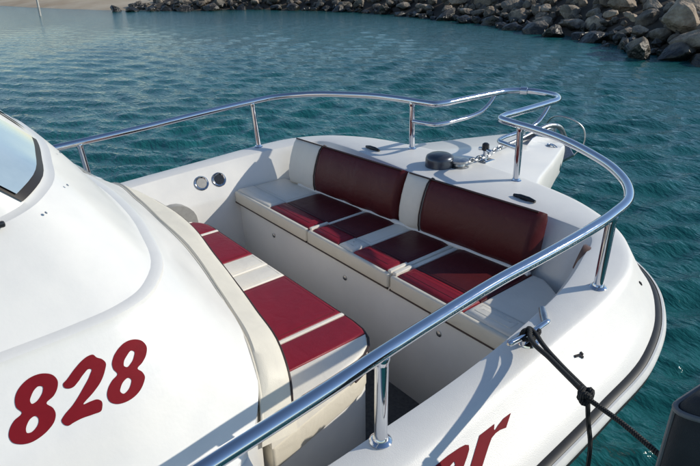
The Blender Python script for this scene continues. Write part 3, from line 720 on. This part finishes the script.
# --- bow backrests: burgundy with its shade put into the colour
def backrest(x0, x1, panels, label):
    t = thing('bow_backrest', ((x0 + x1) / 2, .13, BZ1), label, 'backrest', 'bow backrest cushions')
    prof = [(.010, -.100), (-.004, -.090), (-.010, -.062), (-.008, -.015), (.004, .035), (.020, .080), (.036, .110), (.050, .125), (.064, .128), (.076, .120), (.082, .098), (.070, -.02), (.050, -.095)]
    for ip, (a, b, m) in enumerate(panels):
        rows = []
        tp = [0, .3, .6, .8, .92, 1.0]
        xs = [a + .030 * (1 - math.cos(math.pi / 2 * q)) for q in tp] + [a + .03 + (b - a - .06) * i / 8 for i in range(1, 8)] + [b - .030 * (1 - math.cos(math.pi / 2 * q)) for q in tp[::-1]]
        for i, x in enumerate(xs):
            da = (x - a) / .030; db = (b - x) / .030
            # a free end rounds off fully, a sewn seam only dips
            ea = math.sqrt(max(0, 1 - (1 - min(1, da)) ** 2)); eb = math.sqrt(max(0, 1 - (1 - min(1, db)) ** 2))
            fa, fb = (.25 if ip == 0 else .86), (.25 if ip == len(panels) - 1 else .86)
            k = min(fa + (1 - fa) * ea, fb + (1 - fb) * eb)
            kz = min((.94 if ip == 0 else .985) + (.06 if ip == 0 else .015) * ea, (.94 if ip == len(panels) - 1 else .985) + (.06 if ip == len(panels) - 1 else .015) * eb)
            cy = back_y(x); wv = .0025 * math.sin(x * 37 + 1.3) + .0018 * math.sin(x * 71)
            row = []
            for (dy, z) in prof:
                bk = .052 + .16 * (z + .1) if z < .1 else .080
                row.append((x, cy + bk + (dy - bk) * k + (wv if dy < .05 else 0), .01 + (z - .01) * kz))
            rows.append(row)
        mb = MB().grid(rows, close_v=True); k = len(prof); N = len(rows)
        mb.f.append(tuple(range(k))); mb.f.append(tuple(range((N - 1) * k, N * k)))
        po = mb.build('panel', m, t, sharp=50)
        if ip:
            MB().tube([(a, back_y(a) + dy - .002 if dy < .05 else back_y(a) + dy + .001, z + (.002 if z > .1 else 0)) for dy, z in prof[1:10]], .0032, n=8).build('seam_piping', 'dark_piping', t)
    MB().tube([(x0 + .02 + (x1 - x0 - .04) * i / 12, back_y(x0 + .02 + (x1 - x0 - .04) * i / 12) + .052, .129) for i in range(13)], .0034, n=8).build('seam_piping', 'dark_piping', t)
backrest(-.785, -.010, [(-.785, -.562, 'white_vinyl'), (-.560, -.012, 'shaded_burgundy_vinyl')], 'bow backrest cushion with its white end panel at the port corner')
backrest(-.006, .650, [(-.008, .128, 'white_vinyl'), (.130, .650, 'shaded_burgundy_vinyl')], 'bow backrest cushion below the windlass and anchor platform')
# --- aft seat: two cushions
def clipx(poly, a, b):
    def clip(P, inside, cut):
        out = []
        for i in range(len(P)):
            p, q = P[i], P[(i + 1) % len(P)]
            if inside(p): out.append(p)
            if inside(p) != inside(q): out.append(cut(p, q))
        return out
    cx = lambda v: (lambda p, q: (v, p[1] + (q[1] - p[1]) * (v - p[0]) / (q[0] - p[0])))
    P = clip(poly, lambda p: p[0] >= a, cx(a)); return clip(P, lambda p: p[0] <= b, cx(b))
AZ0, AZ1 = -.164, -.088
def aft_seat(panels, label):
    x0, x1 = panels[0][0], panels[-1][1]
    t = thing('aft_seat_cushion', ((x0 + x1) / 2, -.75, AZ0), label, 'cushion', 'aft seat cushions')
    for a, b, m in panels:
        cushion_panel(clipx(AFT, a, b), AZ0 + .003, AZ1, m, t, bev=.009 if b - a > .05 else .004)
    edge = [p for p in AFT if x0 - .001 <= p[0] <= x1 + .001 and p[1] > -.93]
    if edge:
        edge = sorted(edge, key=lambda p: math.atan2(p[1] + .9, p[0]))
        ex = [(x0, -.545)] + edge[::-1] if x1 > .3 else edge[::-1] + [(x1, -.545)]
        MB().tube([(p[0] * 1.003, p[1] + .003, AZ1 - .010) for p in ex], .0042, n=8).build('piping', 'dark_piping', t)
        MB().tube([(p[0] * 1.004, p[1] + .004, AZ0 + .003) for p in ex], .0042, n=8).build('piping', 'dark_piping', t)
aft_seat([(-.032, .078, Wv), (.080, .414, B), (.416, .430, Wv), (.432, .555, B), (.557, .72, Wv)], 'aft seat cushion with rounded white end nearest the steel stanchion')
aft_seat([(-.72, -.60, Wv), (-.598, -.455, B), (-.453, -.438, Wv), (-.436, -.150, B), (-.148, -.036, Wv)], 'aft seat cushion on the far port side')
# --- curved aft backrest
BC = [(-.80, -.91, .0), (-.73, -.855, .06), (-.6, -.815, .105), (-.35, -.79, .12), (0, -.812, .125), (.1, -.83, .122), (.28, -.86, .12), (.5, -.90, .115), (.67, -.932, .10), (.742, -.955, .06), (.764, -.966, .0)]
BA = [(-.86, -1.0, .0), (-.80, -.935, .08), (-.65, -.88, .15), (-.4, -.871, .15), (-.17, -.883, .15), (.1, -.903, .15), (.39, -.948, .145), (.5, -.970, .14), (.655, -1.003, .13), (.74, -1.03, .08), (.785, -1.055, .0)]
bc, ba = cr(BC, 6), cr(BA, 6); rows = []
for c, a in zip(bc, ba):
    c, a = Vector(c), Vector(a); d = (c - a).normalized(); h = Vector((d.x, d.y, 0)).normalized(); sd = Vector((0, 0, 1)) if abs(d.z) < .7 else Vector((0, 0, 1))
    rows.append([tuple(a - h * .012 + Vector((0, 0, -.05))), tuple(a - h * .004), tuple(a + Vector((0, 0, .007)) + h * .006), tuple(a.lerp(c, .35) + Vector((0, 0, .008))), tuple(a.lerp(c, .7) + Vector((0, 0, .008))), tuple(c + Vector((0, 0, .007)) - h * .006),
                 tuple(c + h * .003 + Vector((0, 0, -.004))), tuple(c + h * (.014 if c.x < .55 else .008) + Vector((0, 0, -.04))), tuple(c + h * (.045 if c.x < .55 else .012) + Vector((0, 0, -(c.z + (.12 if c.x < .55 else .09)))))])
ab = thing('cabin_cushion', (0, -.85, -.1), 'curved cream backrest wrapped round the front of the cabin', 'cushion')
bo = MB().grid(rows); m = len(rows[0]); bo.f.append(tuple(range(m))); bo.f.append(tuple(range(len(bo.v) - m, len(bo.v)))); bo.build('pad', 'cream_vinyl', ab, sharp=55)
MB().tube([r[1] for r in rows], .0035, n=8).build('piping', 'cream_vinyl', ab)
MB().tube([r[6] for r in rows], .0036, n=8).build('piping', 'dark_piping', ab)

# ================================================================== ANCHOR, CHAIN, ROPE, COVERED POST
an = thing('anchor', (0, 1.15, .09), 'galvanised anchor stowed in the roller at the tip of the bow', 'anchor')
MB().tube(cr([(.003, .80, .108), (.003, .95, .122), (.003, 1.10, .140), (.003, 1.22, .146), (.003, 1.32, .115), (.003, 1.38, .05)], 4), [.010] * 8 + [.014] * 13, n=10).build('shank', 'galvanised', an)
fl = MB().add([(.003, 1.22, -.10), (.10, 1.33, -.015), (.003, 1.40, .03), (-.094, 1.33, -.015), (.003, 1.25, -.115), (.10, 1.345, -.03), (.003, 1.415, .015), (-.094, 1.345, -.03)], [(0, 1, 2, 3), (7, 6, 5, 4), (0, 4, 5, 1), (1, 5, 6, 2), (2, 6, 7, 3), (3, 7, 4, 0)])
fl.build('fluke', 'galvanised', an, bevel=.004)
MB().tube(cr([(.10, 1.335, -.02), (.130, 1.36, .04), (.12, 1.36, .12), (.06, 1.32, .175), (-.03, 1.31, .175), (-.10, 1.34, .10), (-.094, 1.335, -.02)], 6), .0045, n=10).build('roll_bar', 'galvanised', an)
# chain between windlass and anchor: individual links
ch = thing('anchor_chain', (.03, .62, .09), 'short galvanised chain running from the windlass to the anchor', 'chain')
def chain_link(p, t, flip):
    t = Vector(t).normalized(); s = Vector((0, 0, 1)).cross(t).normalized() if not flip else Vector((0, 0, 1))
    pts = []
    for k in range(14):
        a = 2 * math.pi * k / 14; pts.append(Vector(p) + t * (.019 * math.cos(a)) + s * (.0105 * math.sin(a)))
    return pts
cpath = [Vector(q) for q in cr([(.055, .49, .118), (.052, .56, .114), (.045, .64, .112), (.02, .73, .112), (.003, .81, .115)], 12)]
dist = 0; nxt = 0; k = 0
for i in range(len(cpath) - 1):
    L_ = (cpath[i + 1] - cpath[i]).length
    while nxt <= dist + L_:
        p = cpath[i].lerp(cpath[i + 1], (nxt - dist) / L_)
        MB().tube(chain_link(p, cpath[i + 1] - cpath[i], k % 2), .0045, n=6, closed=True).build('chain_link', 'galvanised', ch)
        nxt += .027; k += 1
    dist += L_
# mooring rope
KN = Vector((1.270, -.577, .150))
rp = thing('mooring_rope', (1.2, -.5, -.1), 'black mooring rope doubled from the cleat and knotted over the hull side', 'rope')
RR = .0063
for sg in (1, -1):
    o = Vector((.0085 * sg, .0015 * sg, 0)); st = Vector(CP(0, .028)) + o
    P = [Vector(CP(.010 * sg, .012, -.016)), Vector(CP(.010 * sg, .036, -.010)), st + Vector((.004, 0, .012)), st.lerp(KN, .14) + o * .9 + Vector((0, 0, .002)), st.lerp(KN, .5) + o * .55, KN + o * .8 + Vector((-.010, .006, .002))]
    MB().tube(cr([tuple(p) for p in P], 6), RR, n=10).build('rope_strand', 'black_rope', rp)
MB().tube(cr([CP(-.03, .020, -.010), CP(-.032, .030, .010), CP(.0, .020, .014), CP(.030, .030, .009), CP(.03, .020, -.011), CP(0, .016, -.014)], 5, True), RR, n=8, closed=True).build('rope_turn', 'black_rope', rp)
kn = []
for i in range(40):
    a = 2 * math.pi * i / 40 * 2.0
    kn.append(tuple(KN + Vector((.009 * math.cos(a), .011 * math.sin(a), .010 * math.sin(1.5 * a) - .004))))
MB().tube(kn, .0074, n=8, closed=True).build('knot', 'black_rope', rp)
MB().tube(cr([tuple(KN + Vector((.004, .004, -.012))), (1.281, -.566, .08), (1.290, -.556, .02), (1.292, -.550, -.03), (1.293, -.548, -.065)], 6), RR * .8, n=8).build('rope_tail', 'black_rope', rp)
MB().lathe([(.0072, 0), (.0078, .004), (.0078, .02), (.0066, .024)], (1.293, -.548, -.085), n=10).build('rope_end', 'grey_piping', rp)
MB().tube(cr([tuple(KN + Vector((.004, -.004, -.004))), (1.36, -.602, .152), (1.47, -.64, .157), (1.66, -.71, .18), (1.95, -.82, .23)], 6), RR * .85, n=10).build('rope_line', 'black_rope', rp)

# dark covered post at the right edge
V0 = Vector((1.453, -.689)); e1 = Vector((.42, .91)); e2 = Vector((.12, .99)).normalized(); e1 = Vector((.93, .37)).normalized(); PZ = .25
poly = rounded([tuple(V0), tuple(V0 + e1 * .30), tuple(V0 + e1 * .30 + e2 * .16), tuple(V0 + e2 * .16)], .035, 7)
cp = thing('covered_post', (1.6, -.55, -.95), 'dark grey fabric-covered post with pale piping in the water at right', 'post')
cc = Vector((sum(p[0] for p in poly) / len(poly), sum(p[1] for p in poly) / len(poly)))
rows = []
for zz, k in ((-1.1, 1.0), (-.5, 1.0), (PZ, 1.0), (PZ + .040, .995), (PZ + .055, .975), (PZ + .068, .93), (PZ + .078, .85), (PZ + .09, .66), (PZ + .10, .3), (PZ + .102, .02)):
    rows.append([(cc.x + (p[0] - cc.x) * k, cc.y + (p[1] - cc.y) * k, zz + (.003 * math.sin(40 * p[0] + 30 * p[1]) if zz < PZ else 0)) for p in poly])
MB().grid(rows, close_v=True).build('cover', 'fabric_cover', cp, sharp=60)
MB().tube([(p[0] + (p[0] - cc.x) * .012, p[1] + (p[1] - cc.y) * .012, PZ + .050) for p in poly], .005, n=8, closed=True).build('piping', 'grey_piping', cp)
q0 = V0 + (V0 - cc) * .0
MB().tube([(poly[2][0] + (poly[2][0] - cc.x) * .012, poly[2][1] + (poly[2][1] - cc.y) * .012, z) for z in (PZ + .05, -.3, -.7, -1.05)], .004, n=8).build('piping', 'grey_piping', cp)
